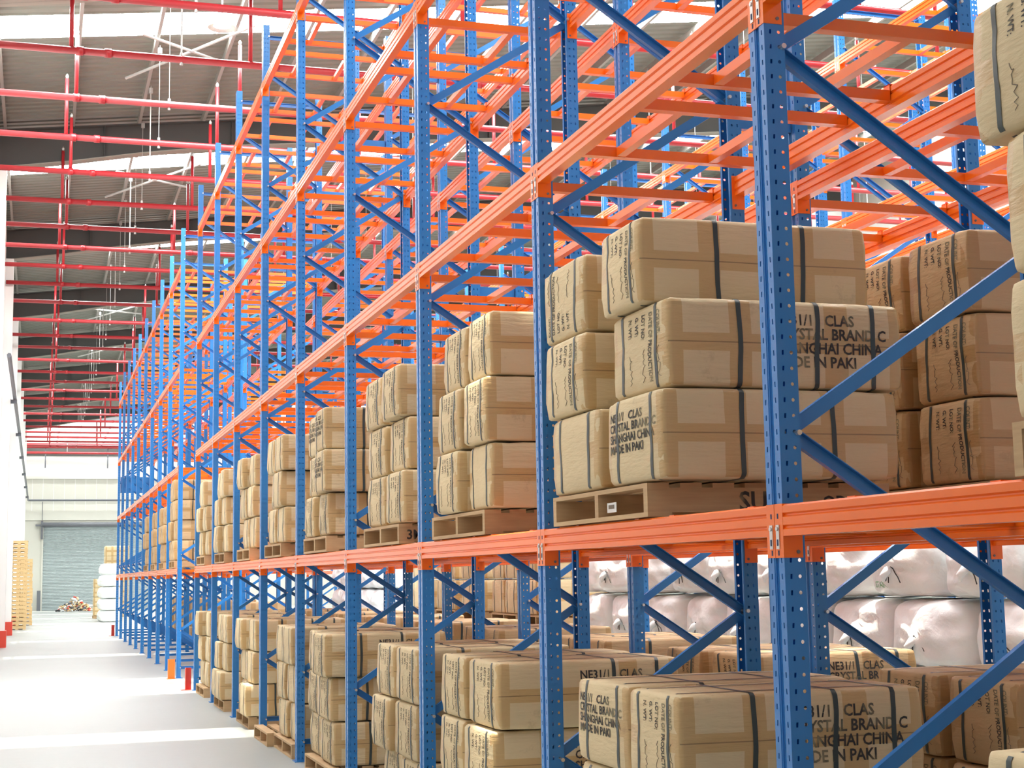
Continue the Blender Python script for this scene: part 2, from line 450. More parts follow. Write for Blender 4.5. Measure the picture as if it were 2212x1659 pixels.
# ------------------------------------------------------------------ cartons
CX, CY, CZ = 1.02, .545, .338
def carton_body(seed, sx, sy, sz, mat):
    nx, ny, nz = 14, 9, 7
    r = .019
    def lines(n, S): return [0, r/S]+[r/S+(1-2*r/S)*q/(n-2) for q in range(1, n-2)]+[1-r/S, 1]
    LX, LY, LZ = lines(nx, sx), lines(ny, sy), lines(nz, sz)
    hb = Vector((sx/2-.013, sy/2-.013, sz/2-.0005))
    bm = bmesh.new()
    h = Vector((sx/2, sy/2, sz/2))
    vs = {}
    def vert(i, j, k):
        key = (i, j, k)
        if key not in vs:
            p = Vector(((LX[i]-.5)*2*hb.x, (LY[j]-.5)*2*hb.y, (LZ[k]-.5)*2*hb.z))
            inn = Vector([max(-(hb[a]-r), min(hb[a]-r, p[a])) for a in range(3)])
            d = p-inn
            q = inn+d.normalized()*r if d.length > 1e-6 else p
            u = [p[a]/hb[a] for a in range(3)]
            for a in range(3):
                if abs(abs(u[a])-1) < 1e-6:
                    b, c = [x for x in range(3) if x != a]
                    bulge = (1-u[b]**2)*(1-u[c]**2)
                    amp = .014 if a != 2 else .002
                    nzv = noise.noise(Vector((u[0]*1.7+seed*7.1, u[1]*1.7, u[2]*1.7+a)))
                    q[a] += math.copysign(1, u[a])*(bulge*(amp*.5+amp*nzv))
            if u[2] > -.99 and u[2] < .99:
                w = noise.noise(Vector((p.x*3+seed*3.3, p.y*3, p.z*6)))*.009
                q.x += w*(1 if abs(u[0]) > .9 else 0); q.y += w*(1 if abs(u[1]) > .9 else 0)
            corner = min(abs(u[0]), abs(u[1]), abs(u[2]))
            if corner > .8:
                q *= 1-.020*(noise.noise(Vector((u[0]*9+seed, u[1]*9, u[2]*9)))+.6)
            for a in range(3): q[a] = max(-h[a], min(h[a], q[a]))
            vs[key] = bm.verts.new((q.x, q.y, q.z+sz/2))
        return vs[key]
    for i in range(nx):
        for j in range(ny):
            for k in (0, nz): bm.faces.new([vert(i, j, k), vert(i+1, j, k), vert(i+1, j+1, k), vert(i, j+1, k)])
    for i in range(nx):
        for k in range(nz):
            for j in (0, ny): bm.faces.new([vert(i, j, k), vert(i+1, j, k), vert(i+1, j, k+1), vert(i, j, k+1)])
    for j in range(ny):
        for k in range(nz):
            for i in (0, nx): bm.faces.new([vert(i, j, k), vert(i, j+1, k), vert(i, j+1, k+1), vert(i, j, k+1)])
    bmesh.ops.recalc_face_normals(bm, faces=bm.faces)
    for f in bm.faces: f.smooth = True
    tree = BVHTree.FromBMesh(bm)
    me = bpy.data.meshes.new('carton'); bm.to_mesh(me); bm.free()
    me.materials.append(M[mat])
    return me, tree

def strap_mesh(tree, sx, sy, sz, plane, c, seed, w=.010):
    """strap looped round the carton: plane 'xz' at y=c, or 'yz' at x=c"""
    N = 72; ring = []
    for k in range(N):
        a = 2*math.pi*(k+.5)/N
        # walk a rectangle outline
        cx, cz = math.cos(a), math.sin(a)
        if plane == 'xz': ex, ez = sx/2, sz/2
        else: ex, ez = sy/2, sz/2
        t = 1/max(abs(cx)/ex, abs(cz)/ez) if False else None
        s_ = k/N*4
        side = int(s_); f = s_-side
        if side == 0: q = (ex, -ez+2*ez*f)
        elif side == 1: q = (ex-2*ex*f, ez)
        elif side == 2: q = (-ex, ez-2*ez*f)
        else: q = (-ex+2*ex*f, -ez)
        wob = .010*noise.noise(Vector((q[0]*2.1+seed*5, q[1]*4, c*7)))
        row = []
        for s in (-w, w):
            if plane == 'xz': p = Vector((q[0], c+wob+s, q[1]+sz/2)); cen = Vector((0, p.y, sz/2))
            else: p = Vector((c+wob+s, q[0], q[1]+sz/2)); cen = Vector((p.x, 0, sz/2))
            loc, nrm, idx, dist = tree.find_nearest(p)
            row.append(loc+nrm*.0022 if loc is not None else p)
        ring.append(row)
    mb = MB(); pts = [p for r in ring for p in r]
    F = [(2*k, 2*k+1, 2*((k+1) % N)+1, 2*((k+1) % N)) for k in range(N)]
    mb.poly(pts, F, 'strap')
    # buckle
    return mb.mesh('strap', True)

END_LINES = ['COUNT:', 'DATE OF PRODUCTION', 'LOT NO:', 'G. WT:', 'N. WT:']
SIDE_LINES = ['NE31/1   CLAS', 'CRYSTAL BRAND C', 'SHANGHAI CHINA', 'MADE IN PAKI']
def lettering_mesh(tree, sx, sy, sz, kind, upside=False):
    mb = MB(); off = .002
    def put(txt, size, fn, face):
        v, f = text(txt, size)
        out = []
        for (a, b) in v:
            p = fn(a, b)
            o, d = (Vector((-2, p[0], p[1])), Vector((1, 0, 0))) if face == 'end' else (Vector((p[0], -2, p[1])), Vector((0, 1, 0)))
            loc, nrm, idx, dist = tree.ray_cast(o, d)
            out.append(loc-d*off if loc is not None else None)
        if all(p is not None for p in out): mb.poly(out, f, 'ink')
    if kind == 'end_marks':
        s = -1 if upside else 1
        for i, tline in enumerate(END_LINES):
            # text runs downward, its top toward the near side (-y)
            y0 = s*(-sy*.30+i*sy*.115); z0 = sz*.5+s*sz*.40
            put(tline, .040, lambda a, b, y0=y0, z0=z0: (y0-s*b, z0-s*a*.62), 'end')
    elif kind == 'end_brand':
        for i, tline in enumerate(SIDE_LINES):
            z0 = sz*(.74-.125*i)
            put(tline, .047, lambda a, b, z0=z0: (sy*.40-a*1.02, z0+b), 'end')
    else:
        for i, tline in enumerate(SIDE_LINES):
            z0 = sz*(.72-.16*i)
            put(tline, .060, lambda a, b, z0=z0: (-.06+a*.92, z0+b), 'side')
    return mb.mesh('stencil_lettering')

def pen_mesh(tree, sy, sz, i, upside):
    s = -1 if upside else 1; rnd = random.Random(i+(50 if upside else 0)); pts = []
    y0 = s*(-sy*.30+i*sy*.115)
    for k in range(15):
        z = sz*.5+s*(-sz*.04-k*.0085+.010*rnd.random()); y = y0-s*(.004+.026*rnd.random())
        loc, nrm, idx, dist = tree.ray_cast(Vector((-2, y, z)), Vector((1, 0, 0)))
        if loc is not None: pts.append(loc-Vector((.0015, 0, 0)))
    return MB().tube(pts, .0011, 'scrawl', 4).mesh('pen_mark')
class Variant: pass
def make_variant(seed, mat='card', marks='end_marks', side=False, upside=False):
    V = Variant()
    V.body, tree = carton_body(seed, CX, CY, CZ, mat)
    V.straps = [strap_mesh(tree, CX, CY, CZ, 'xz', c*CY, seed) for c in (-.29, .27)]
    V.straps += [strap_mesh(tree, CX, CY, CZ, 'yz', c*CX, seed+3) for c in ((-.17, .2) if not side else (-.2, .12, .36))]
    V.texts = []
    if marks: V.texts.append(lettering_mesh(tree, CX, CY, CZ, marks, upside))
    if side: V.texts.append(lettering_mesh(tree, CX, CY, CZ, 'side'))
    V.pens = [pen_mesh(tree, CY, CZ, i, upside) for i in (0, 2, 4)] if marks == 'end_marks' else []
    return V
VAR = [make_variant(1), make_variant(2, side=True), make_variant(3, marks='end_brand'), make_variant(4, upside=True), make_variant(5, marks=None),
       make_variant(6, mat='card_brown'), make_variant(7, mat='card_brown', side=True), make_variant(8)]
def carton(x, y0, y1, z, var, label, group, detail=2, x1=None, zh=None, rz=0., xo=0.):
    """x = aisle face, y0..y1 = extent along the aisle"""
    V = VAR[var]
    sx = ((x1-x) if x1 else CX)/CX
    root = obj('carton', V.body, None, (x+xo+CX*sx/2, (y0+y1)/2, z), (0, 0, rz), (sx, (y1-y0)/CY, (zh or CZ)/CZ))
    tag(root, label, 'carton', group)
    if detail >= 1:
        for s in V.straps: obj('strap', s, root)
    if detail >= 2:
        for tmesh in V.texts: obj('stencil_lettering', tmesh, root)
        for pmesh in V.pens: obj('pen_mark', pmesh, root)
    return root

# ------------------------------------------------------------------ pallets
PX, PY, PZ = 1.04, 1.1, .128
def pal_parts():
    st = MB().box(0, PX, -.02, .02, .018, .110, 'wood').mesh('stringer')
    dk = MB().box(-.045, .045, 0, PY, .110, PZ, 'wood').mesh('deck_board')
    bt = MB().box(-.05, .05, 0, PY, 0, .018, 'wood').mesh('bottom_board')
    return st, dk, bt
PST, PDK, PBT = pal_parts()
def pal_single(mat):
    mb = MB()
    for y in (.02, PY/2, PY-.02): mb.box(0, PX, y-.02, y+.02, .018, .110, mat)
    for k in range(8): x = .045+k*(PX-.09)/7; mb.box(x-.045, x+.045, 0, PY, .110, PZ, mat)
    for x in (.05, PX/2, PX-.05): mb.box(x-.05, x+.05, 0, PY, 0, .018, mat)
    return mb.mesh('pallet')
def pal_closed(mat):
    mb = MB()
    for y in (.015, PY/2, PY-.015): mb.box(0, PX, y-.015, y+.015, .040, .112, mat)
    for k in range(8): x = .045+k*(PX-.09)/7; mb.box(x-.06, x+.06, -.008, PY+.008, .112, PZ+.008, mat)
    for x in (.09, PX/2, PX-.09): mb.box(x-.09, x+.09, .004, PY-.004, 0, .040, mat)
    return mb.mesh('pallet')
PAL1 = pal_single('wood'); PAL2 = pal_closed('wood_pale')
def pallet(x, y, z, label, group, parts=True, rz=0., sy=1., mat=None, name='pallet'):
    if not parts:
        o = obj(name, mat or PAL1, None, (x, y, z), (0, 0, rz), (1, sy, 1))
        return tag(o, label, 'pallet', group)
    root = obj(name, None, None, (x, y, z), (0, 0, rz), (1, sy, 1)); tag(root, label, 'pallet', group)
    for yy in (.02, PY/2, PY-.02): obj('stringer', PST, root, (0, yy, 0))
    for k in range(8): obj('deck_board', PDK, root, (.045+k*(PX-.09)/7, 0, 0))
    for xx in (.05, PX/2, PX-.05): obj('bottom_board', PBT, root, (xx, 0, 0))
    return root
def side_text(parent, txt, size, x, z, y=-.0015):
    v, f = text(txt, size)
    mb = MB(); mb.poly([(x+a, y, z+b) for a, b in v], f, 'ink')
    return obj('painted_lettering', mb.mesh('painted_lettering'), parent)

LAY = ['bottom', 'middle', 'top', 'fourth-layer']
def stack(x, cols, z, nl, place, group, detail, vars_=None, brown=False, jit=.03, seed=0, layers=None):
    """cols: list of (y0,y1) near to far; layers: optional per-layer override [(col index, y0, y1)]"""
    rnd = random.Random(seed+int(cols[0][0]*100))
    n = len(cols)
    for k in range(nl):
        ly = rnd.uniform(-jit, jit) if jit > .025 else 0
        for c in range(n):
            y0, y1 = cols[c] if layers is None else layers[k][c]
            y0 += ly; y1 += ly
            lim = .006
            v = (vars_[k][c] if vars_ else (rnd.choice((5, 6, 5)) if brown else rnd.choice((0, 0, 7, 3, 4, 2, 1))))
            colname = {1: '', 2: ('nearer', 'farther')[c]}.get(n, ORD[c])
            lab = '%s carton, %s of %s column, %s' % ('brown' if brown else 'tan', LAY[k], colname, place)
            carton(x, y0+lim, y1-lim, z+.003+k*(CZ+.007), v, lab, group, detail, xo=rnd.uniform(-jit, jit), rz=rnd.uniform(-.003, .003))

GF = 'cartons on the first shelf beside the aisle'; GG = 'cartons on the floor level beside the aisle'
GB = 'cartons in the rear rack'; GP = 'loaded pallets'
Z1 = LEVELS[0]+.006
ZP = PZ+.004
# first shelf, front run: bay 1 (between the big near post and the second)
pl = pallet(2.19, 5.30, Z1, 'dark wooden pallet with a white barcode label, first shelf beside the big near post', GP)
side_text(pl, 'SUI', .105, .38, .022); side_text(pl, 'OD', .07, .74, .03)
lb = obj('barcode_label', MB().box(.028, .031, .40, .50, .035, .075, 'label').box(.026, .028, .42, .48, .05, .066, 'scrawl').mesh('barcode_label'), pl)
lb['label'] = 'white barcode label'
stack(2.19, [(5.12, 5.72), (5.78, 6.40)], Z1+ZP, 3, 'first shelf, right beside the big near post', GF, 2,
      vars_=[[2, 4], [1, 0], [0, 3]], layers=[[(5.10, 5.71), (5.80, 6.44)], [(5.11, 5.72), (5.95, 6.50)], [(5.28, 5.74), (5.96, 6.53)]], jit=.02)
BAYF = {2: [(7.42, 7.88), (7.93, 8.44)], 3: [(9.38, 9.94), (10.02, 10.60)], 4: [(11.95, 12.42), (12.56, 13.05)], 5: [(14.35, 14.88), (14.92, 15.42)],
        6: [(16.62, 17.15), (17.2, 17.74)], 7: [(18.98, 19.5), (19.55, 20.05)], 8: [(21.35, 21.88), (21.94, 22.45)]}
for b, cols in BAYF.items():
    pm = pallet(2.19, cols[0][0]+.08, Z1, 'wooden pallet under the cartons on the first shelf, %s bay from the near post' % ORD[b-1], GP, parts=b < 5)
    if b == 3: side_text(pm, '3M CHINA', .085, .05, .03)
    stack(2.19, cols, Z1+ZP, 3, 'first shelf, %s bay past the near post' % ORD[b-1], GF, 2 if b < 5 else 1, seed=b, jit=.05,
          vars_=[[1 if b == 3 else 4, 7], [1, 0], [0, 0]] if b in (2, 3) else None)
# near stack cut by the right edge of the picture
pallet(2.19, 2.07, Z1, 'wooden pallet on the first shelf under the cartons nearest the camera', GP, sy=.88)
stack(2.19, [(2.06, 2.58), (2.62, 3.13)], Z1+ZP, 3, 'first shelf, nearest the camera', GF, 2, vars_=[[4, 4], [0, 4], [0, 0]],
      layers=[[(2.06, 2.56), (2.58, 3.07)], [(2.06, 2.52), (2.54, 3.04)], [(2.06, 2.60), (2.62, 3.15)]], jit=.01)
# rear run, first shelf
pallet(ROWS[1]+.01, 5.10, Z1, 'wooden pallet on the rear shelf behind the big near post', GP)
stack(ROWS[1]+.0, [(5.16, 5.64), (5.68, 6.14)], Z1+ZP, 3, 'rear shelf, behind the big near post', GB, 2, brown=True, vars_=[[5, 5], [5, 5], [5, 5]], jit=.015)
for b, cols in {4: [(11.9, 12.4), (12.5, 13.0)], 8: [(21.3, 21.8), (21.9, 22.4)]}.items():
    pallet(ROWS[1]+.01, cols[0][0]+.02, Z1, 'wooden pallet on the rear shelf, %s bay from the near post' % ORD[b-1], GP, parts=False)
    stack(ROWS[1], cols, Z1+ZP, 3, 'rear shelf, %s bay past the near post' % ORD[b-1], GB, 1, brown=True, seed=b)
# far run, first shelf
for b, cols in {10: [(26.35, 26.95), (27.0, 27.6)], 11: [(28.75, 29.3), (29.4, 29.95)], 12: [(31.0, 31.5), (31.6, 32.1)], 13: [(33.2, 33.7), (33.8, 34.3)]}.items():
    pallet(2.19, cols[0][0]+.03, Z1, 'wooden pallet on the first shelf past the passage, %s bay' % ORD[b-10], GP, parts=False)
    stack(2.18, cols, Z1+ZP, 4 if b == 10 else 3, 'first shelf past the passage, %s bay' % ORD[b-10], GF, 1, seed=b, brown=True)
# floor level, front run
pallet(2.19, 5.08, 0, 'wooden pallet on the floor beside the big near post', GP)
stack(2.19, [(5.03, 5.55), (5.58, 6.20)], ZP, 3, 'on the floor beside the big near post', GG, 2, vars_=[[0, 0], [4, 4], [1, 2]], jit=.02)
FLOORF = {2: [(7.36, 7.95), (8.02, 8.55)], 3: [(9.02, 9.64), (9.68, 10.25)], 4: [(11.92, 12.55), (12.62, 13.2)], 5: [(13.72, 14.24), (14.3, 14.82)],
          6: [(16.62, 17.2), (17.26, 17.85)], 7: [(18.95, 19.5), (19.56, 20.1)], 8: [(21.3, 21.85), (21.92, 22.45)]}
for b, cols in FLOORF.items():
    pallet(2.19, cols[0][0]+.04, 0, 'wooden pallet on the floor under cartons, %s bay from the near post' % ORD[b-1], GP, parts=b < 6)
    stack(2.19, cols, ZP, 3, 'on the floor, %s bay past the near post' % ORD[b-1], GG, 2 if b < 5 else 1, seed=b+40, jit=.06,
          vars_=[[1, 7], [1, 0], [1, 0]] if b in (2, 3, 4) else None)
pallet(2.13, 14.87, 0, 'empty wooden pallet on the floor, its corner out in the sunlit aisle', GP, sy=.84)
# floor level, nearest bay (corner at the bottom right of the picture)
pallet(2.19, 2.1, 0, 'wooden pallet on the floor under the cartons nearest the camera', GP)
stack(2.19, [(2.12, 2.68), (2.72, 3.27)], ZP, 3, 'on the floor nearest the camera', GG, 2, vars_=[[0, 0], [4, 4], [4, 4]], jit=.01)
# floor level, rear run
REARF = {0: [(2.7, 3.25), (3.3, 3.85)], 1: [(5.02, 5.52), (5.56, 6.08)], 2: [(7.30, 7.86), (7.92, 8.45)], 3: [(9.5, 10.05), (10.1, 10.65)], 4: [(11.85, 12.4), (12.45, 13.0)], 5: [(14.2, 14.7), (14.8, 15.3)],
         6: [(16.5, 17.0), (17.1, 17.6)], 7: [(18.8, 19.3), (19.4, 19.9)], 8: [(21.2, 21.7), (21.8, 22.3)]}
for b, cols in REARF.items():
    pallet(ROWS[1]+.01, cols[0][0]+.0, 0, 'wooden pallet on the floor under the rear rack, %s bay' % ORD[b], GP, parts=False)
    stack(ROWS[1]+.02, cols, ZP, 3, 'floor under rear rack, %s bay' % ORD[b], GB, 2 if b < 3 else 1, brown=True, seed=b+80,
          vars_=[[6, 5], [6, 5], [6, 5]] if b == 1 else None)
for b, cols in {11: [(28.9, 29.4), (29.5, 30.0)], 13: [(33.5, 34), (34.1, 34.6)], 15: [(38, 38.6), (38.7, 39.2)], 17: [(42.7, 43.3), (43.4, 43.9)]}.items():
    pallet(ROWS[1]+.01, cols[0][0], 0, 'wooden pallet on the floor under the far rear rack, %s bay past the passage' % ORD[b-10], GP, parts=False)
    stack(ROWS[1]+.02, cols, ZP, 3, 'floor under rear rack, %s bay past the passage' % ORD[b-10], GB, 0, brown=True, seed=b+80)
# cartons on the second aisle's floor, seen under the shelf
for q, (y, bottom) in enumerate([(16.6, 'yellowish'), (17.9, ''), (19.4, ''), (20.8, ''), (22.3, '')]):
    pallet(5.62, y, 0, 'lower wooden pallet in the second aisle, %s pile beyond the sacks' % ORD[q], GP, parts=False)
    for c in (0, 1):
        for k in (0, 1):
            carton(5.62, y+c*.56, y+.54+c*.56, ZP+k*(CZ+.09), (0, 4, 7)[(q+c+k) % 3], 'tan carton low in %s second-aisle pile, %s column, %s layer' % (ORD[q], ('nearer', 'farther')[c], ('bottom', 'upper')[k]), 'cartons in the second aisle', 1, zh=CZ+.08)
    zz = ZP+2*(CZ+.09)+.004
    pallet(5.62, y, zz, 'upper wooden pallet in the second aisle, %s pile beyond the sacks' % ORD[q], GP, parts=False)
    for c in (0, 1):
        for k in (0, 1):
            carton(5.62, y+c*.56, y+.54+c*.56, zz+ZP+k*(.433), (4, 0, 2)[(q+c+k) % 3], 'tan carton high in %s second-aisle pile, %s column, %s layer' % (ORD[q], ('nearer', 'farther')[c], ('lower', 'top')[k]), 'cartons in the second aisle', 1, zh=.421)

# ------------------------------------------------------------------ sacks
def sack_mesh(seed, sx, sy, sz, knot=True):
    bm = bmesh.new(); n = 14
    bmesh.ops.create_grid(bm, x_segments=1, y_segments=1, size=.001); bm.clear()
    vs = {}
    def vert(i, j, k):
        if (i, j, k) not in vs:
            u = Vector((i/n*2-1, j/n*2-1, k/n*2-1))
            e = 6.0
            L = (abs(u.x)**e+abs(u.y)**e+abs(u.z)**e)**(1/e)
            q = u/L
            q = Vector((q.x*sx/2, q.y*sy/2, q.z*sz/2))
            # gathers running to the tied mouth on the aisle side
            d = math.hypot(q.y/(sy/2), q.z/(sz/2)+.1)
            a = math.atan2(q.z+.05*sz, q.y)
            if q.x < 0 and knot:
                q.x += -.05*max(0, 1-d)**1.5*1.2+.018*math.sin(a*9+seed)*max(0, 1-d*.8)
            w = noise.noise(Vector((q.x*3+seed*4, q.y*3.2, q.z*4)))
            q *= 1+.07*w
            q.z -= .05*abs(noise.noise(Vector((q.x*2+seed, q.y*2.5, 3.1))))*max(0, u.z)
            q += Vector((.022, .022, .012))*noise.noise(Vector((q.x*9+seed, q.y*9, q.z*11)))
            q.z = max(-sz/2, min(sz/2, q.z))
            vs[(i, j, k)] = bm.verts.new((q.x, q.y, q.z+sz/2))
        return vs[(i, j, k)]
    for a in range(n):
        for b in range(n):
            for c in (0, n):
                bm.faces.new([vert(a, b, c), vert(a+1, b, c), vert(a+1, b+1, c), vert(a, b+1, c)])
                bm.faces.new([vert(a, c, b), vert(a+1, c, b), vert(a+1, c, b+1), vert(a, c, b+1)])
                bm.faces.new([vert(c, a, b), vert(c, a+1, b), vert(c, a+1, b+1), vert(c, a, b+1)])
    bmesh.ops.recalc_face_normals(bm, faces=bm.faces)
    for f in bm.faces: f.smooth = True
    me = bpy.data.meshes.new('sack'); bm.to_mesh(me); bm.free(); me.materials.append(M['sack'])
    return me
SX, SY, SZ = .75, .86, .462
SACK = [sack_mesh(s, SX, SY, SZ) for s in (1, 2, 3, 4)]
def tie_mesh(seed):
    rnd = random.Random(seed); mb = MB(); x = -SX/2-.045; z = SZ*.45
    for k in range(3):
        a = rnd.uniform(-1, 1); pts = [(x, 0, z)]
        for j in range(1, 6): pts.append((x-.012+.004*j, a*.03*j, z-.012*j*j*.35+.012*rnd.uniform(-1, 1)))
        mb.tube(pts, .004, 'cord', 5)
    mb.tube([(x+.01, -.03, z), (x-.008, 0, z+.012), (x+.01, .03, z)], .006, 'cord', 5)
    return mb.mesh('tie_cord')
TIE = [tie_mesh(s) for s in (1, 2, 3)]
TUFT = MB().tube([(-SX/2-.03, 0, SZ*.45), (-SX/2-.06, .01, SZ*.45-.02), (-SX/2-.085, .03, SZ*.45-.06), (-SX/2-.08, .04, SZ*.45-.1)], [.02, .03, .026, .008], 'sack', 8).mesh('gathered_mouth', True)
def sack(x, y, z, k, label, group, detail=True, sc=1., rz=0.):
    o = obj('sack', SACK[k % 4], None, (x, y, z), (0, 0, rz), (sc, sc, sc)); tag(o, label, 'sack', group)
    if detail:
        obj('tie_cord', TIE[k % 3], o); obj('gathered_mouth', TUFT, o)
    return o
k = 0
LAYN = ['bottom', 'second', 'third', 'top']
for c in range(11):
    for lz in range(4):
        y = 6.2+c*.90+(.3 if lz % 2 else 0); k += 1
        sk = sack(6.0+random.uniform(-.03, .03), y, lz*.468, k*3+c, 'white woven sack behind the racks, %s layer, %s column from the camera' % (LAYN[lz], ORD[c]), 'white sacks behind the racks', lz > 0, rz=random.uniform(-.05, .05))
        if c == 3 and lz == 3:
            tv, tf = text('ISTAN', .075); tr = BVHTree.FromPolygons([v.co for v in sk.data.vertices], [p.vertices[:] for p in sk.data.polygons])
            pv = [tr.ray_cast(Vector((-2, .30-a, .07+b*.8)), Vector((1, 0, 0)))[0] for a, b in tv]
            if all(p is not None for p in pv):
                tm = MB(); tm.poly([p-Vector((.003, 0, 0)) for p in pv], tf, 'green_print'); obj('printed_lettering', tm.mesh('printed_lettering'), sk)
for c in range(7):
    for lz in range(4):
        k += 1
        sack(6.0, 24.4+c*.92, lz*.468, k, 'white woven sack past the cartons of the second aisle, %s layer, %s column' % (LAYN[lz], ORD[c]), 'white sacks past the cartons', False)

# ------------------------------------------------------------------ far end of the aisle
EY = 92.0
for q in range(22):
    pallet(-.98+random.uniform(-.012, .012), 55.6, q*(PZ+.012), 'pale wooden pallet, %s from the floor in the tall pile by the white wall' % ORD[q], 'tall pallet pile by the white wall', False, mat=PAL2).scale = (.56, 1, 1.0)
for q in range(18):
    pallet(-.82+random.uniform(-.02, .02), 61.0, q*(PZ+.012), 'pale wooden pallet, %s from the floor in the pile behind the tall one' % ORD[q], 'lower pallet pile by the white wall', False, mat=PAL2).scale = (.56, 1, 1.0)
for q, (x, y, n) in enumerate([(2.75, 63.2, 4), (2.75, 64.4, 5), (2.75, 65.6, 4)]):
    for lz in range(n):
        sack(x, y, lz*.47, q+lz, 'white sack piled at the far end of the rack, %s layer, %s column' % (('bottom', 'second', 'third', 'fourth', 'top')[lz], ORD[q]), 'white sacks at the far end of the aisle', False)
pallet(2.3, 69.3, 0, 'reddish wooden pallet on the floor beyond the far white sacks', GP, False)
for c in range(2):
    for lz in range(4):
        carton(2.3, 69.3+c*.56, 69.84+c*.56, ZP+lz*(.40), (0, 4)[(c+lz) % 2], 'carton in the low pile beyond the far white sacks, %s layer, %s column' % (LAYN[lz], ('nearer', 'farther')[c]), 'cartons at the far end of the aisle', 0, zh=.395)
for c in range(3):
    for lz in range(7):
        carton(2.85, 71.4+c*.56, 71.94+c*.56, lz*(.46), (0, 4)[(c+lz) % 2], 'carton in the tall pile against the shutter end, %s layer, %s column' % (ORD[lz], ORD[c]), 'cartons in the tall far pile', 0, zh=.455, x1=3.9)
def heap():
    mb = MB(); rnd = random.Random(3)
    cols = ['wood', 'sack', 'dark_grey', 'kerb', 'card', 'cord', 'label', 'wood_pale']
    for q in range(230):
        a = rnd.uniform(0, 6.28); r = rnd.random()**.7
        h = .78*(1-r)**.8
        p = Vector((math.cos(a)*r*1.05, math.sin(a)*r*1.0, max(.03, rnd.uniform(.15, 1)*h)))
        d = Vector((rnd.uniform(-1, 1), rnd.uniform(-1, 1), rnd.uniform(-.35, .5)*min(1, p.z*4))).normalized()
        L = rnd.uniform(.1, .32)
        pts = [p-d*L/2, p+Vector((0, 0, .04)), p+d*L/2]
        for t_ in pts: t_.z = max(.025, t_.z)
        mb.tube(pts, rnd.uniform(.015, .06), rnd.choice(cols), 6)
    return mb.mesh('scrap_heap')
tag(obj('scrap_heap', heap(), loc=(2.0, 88.6, 0)), 'low heap of mixed scraps and rags in front of the roller shutter', 'scrap heap', kind='stuff')

# ------------------------------------------------------------------ building shell
XL, XR, YB = -1.0, 24.0, -4.0
RS = .12
def zr(x): return 10.92+RS*(x+1)
struct('floor', MB().box(XL-.3, XR, YB, EY+.3, -.2, 0, 'floor').mesh('floor'))
def panel_wall_left():
    mb = MB(); w = 1.1; y = YB
    pts = [(XL, YB)]
    while y < EY:
        pts += [(XL, y+w-.03), (XL-.012, y+w-.02), (XL-.012, y+w-.01), (XL, y+w)]; y += w
    pts = [(x, min(yy, EY)) for x, yy in pts]
    for a, b in zip(pts[:-1], pts[1:]):
        if a == b: continue
        mb.poly([(a[0], a[1], 0), (b[0], b[1], 0), (b[0], b[1], 10.9), (a[0], a[1], 10.9)], [(0, 1, 2, 3)], 'white_wall')
    mb.box(XL-.2, XL-.02, YB, EY, 0, 10.9, 'white_wall')
    return mb.mesh('wall_left')
struct('wall_left', panel_wall_left())
SHX0, SHX1, SHZ = .16, 6.2, 4.85
def end_wall():
    mb = MB()
    mb.box(XL-.2, SHX0, EY, EY+.2, 0, 11.0, 'cream_wall').box(SHX1, XR, EY, EY+.2, 0, 12.2, 'cream_wall').box(SHX0, SHX1, EY, EY+.2, SHZ+.02, 11.0, 'cream_wall')
    mb.box(XL, XR, EY-.02, EY, 7.75, 8.95, 'white_wall')
    mb.box(XL, XR, EY-.12, EY-.02, 7.60, 7.75, 'cream_wall')
    mb.box(XL, XR, EY-.10, EY-.02, 5.2, 5.75, 'cream_wall')
    mb.box(XL, XR, EY-.06, EY, 8.95, 9.55, 'grey_steel')
    x = XL+.5
    while x < XR:
        mb.box(x, x+.02, EY-.008, EY, 5.75, 7.6, 'white_wall'); x += .6
    return mb.mesh('wall_back')
struct('wall_back', end_wall())
struct('wall_right', MB().box(XR, XR+.2, YB, EY, 0, 14.0, 'cream_wall').mesh('wall_right'))
sh = struct('door_1', None, (0, 0, 0), 'grey roller shutter door closing the end wall', 'shutter door')
def shutter():
    mb = MB(); z = 0; st = .085; prof = []
    while z < SHZ: prof += [(EY+.02, z), (EY-.005, z+st*.35), (EY-.005, z+st*.65), (EY+.02, z+st*.98)]; z += st
    prof = prof+[(EY+.1, z), (EY+.1, 0)]
    mb.prism(prof, SHX0+.02, SHX1-.02, 'x', 'shutter'); return mb.mesh('curtain')
obj('curtain', shutter(), sh)
obj('roller_housing', MB().tube([(SHX0-.1, EY-.22, SHZ+.08), (SHX1, EY-.22, SHZ+.08)], .14, 'dark_grey', 12).mesh('roller_housing', True), sh)
obj('guide_rail', MB().box(SHX0-.06, SHX0+.03, EY-.08, EY-.01, 0, SHZ, 'cream_wall').mesh('guide_rail'), sh)
obj('motor', MB().box(SHX0-.42, SHX0-.05, EY-.3, EY-.03, SHZ, SHZ+.1, 'dark_grey').box(SHX0-.12, SHX0-.0, EY-.28, EY-.1, SHZ-.75, SHZ+.3, 'dark_grey').mesh('motor'), sh)
tag(obj('bollard', MB().box(-.1, .1, -.1, .1, 0, 1.15, 'dark_grey').mesh('bollard'), loc=(.0, EY-.45, 0)), 'dark grey bollard at the left edge of the roller shutter', 'bollard')
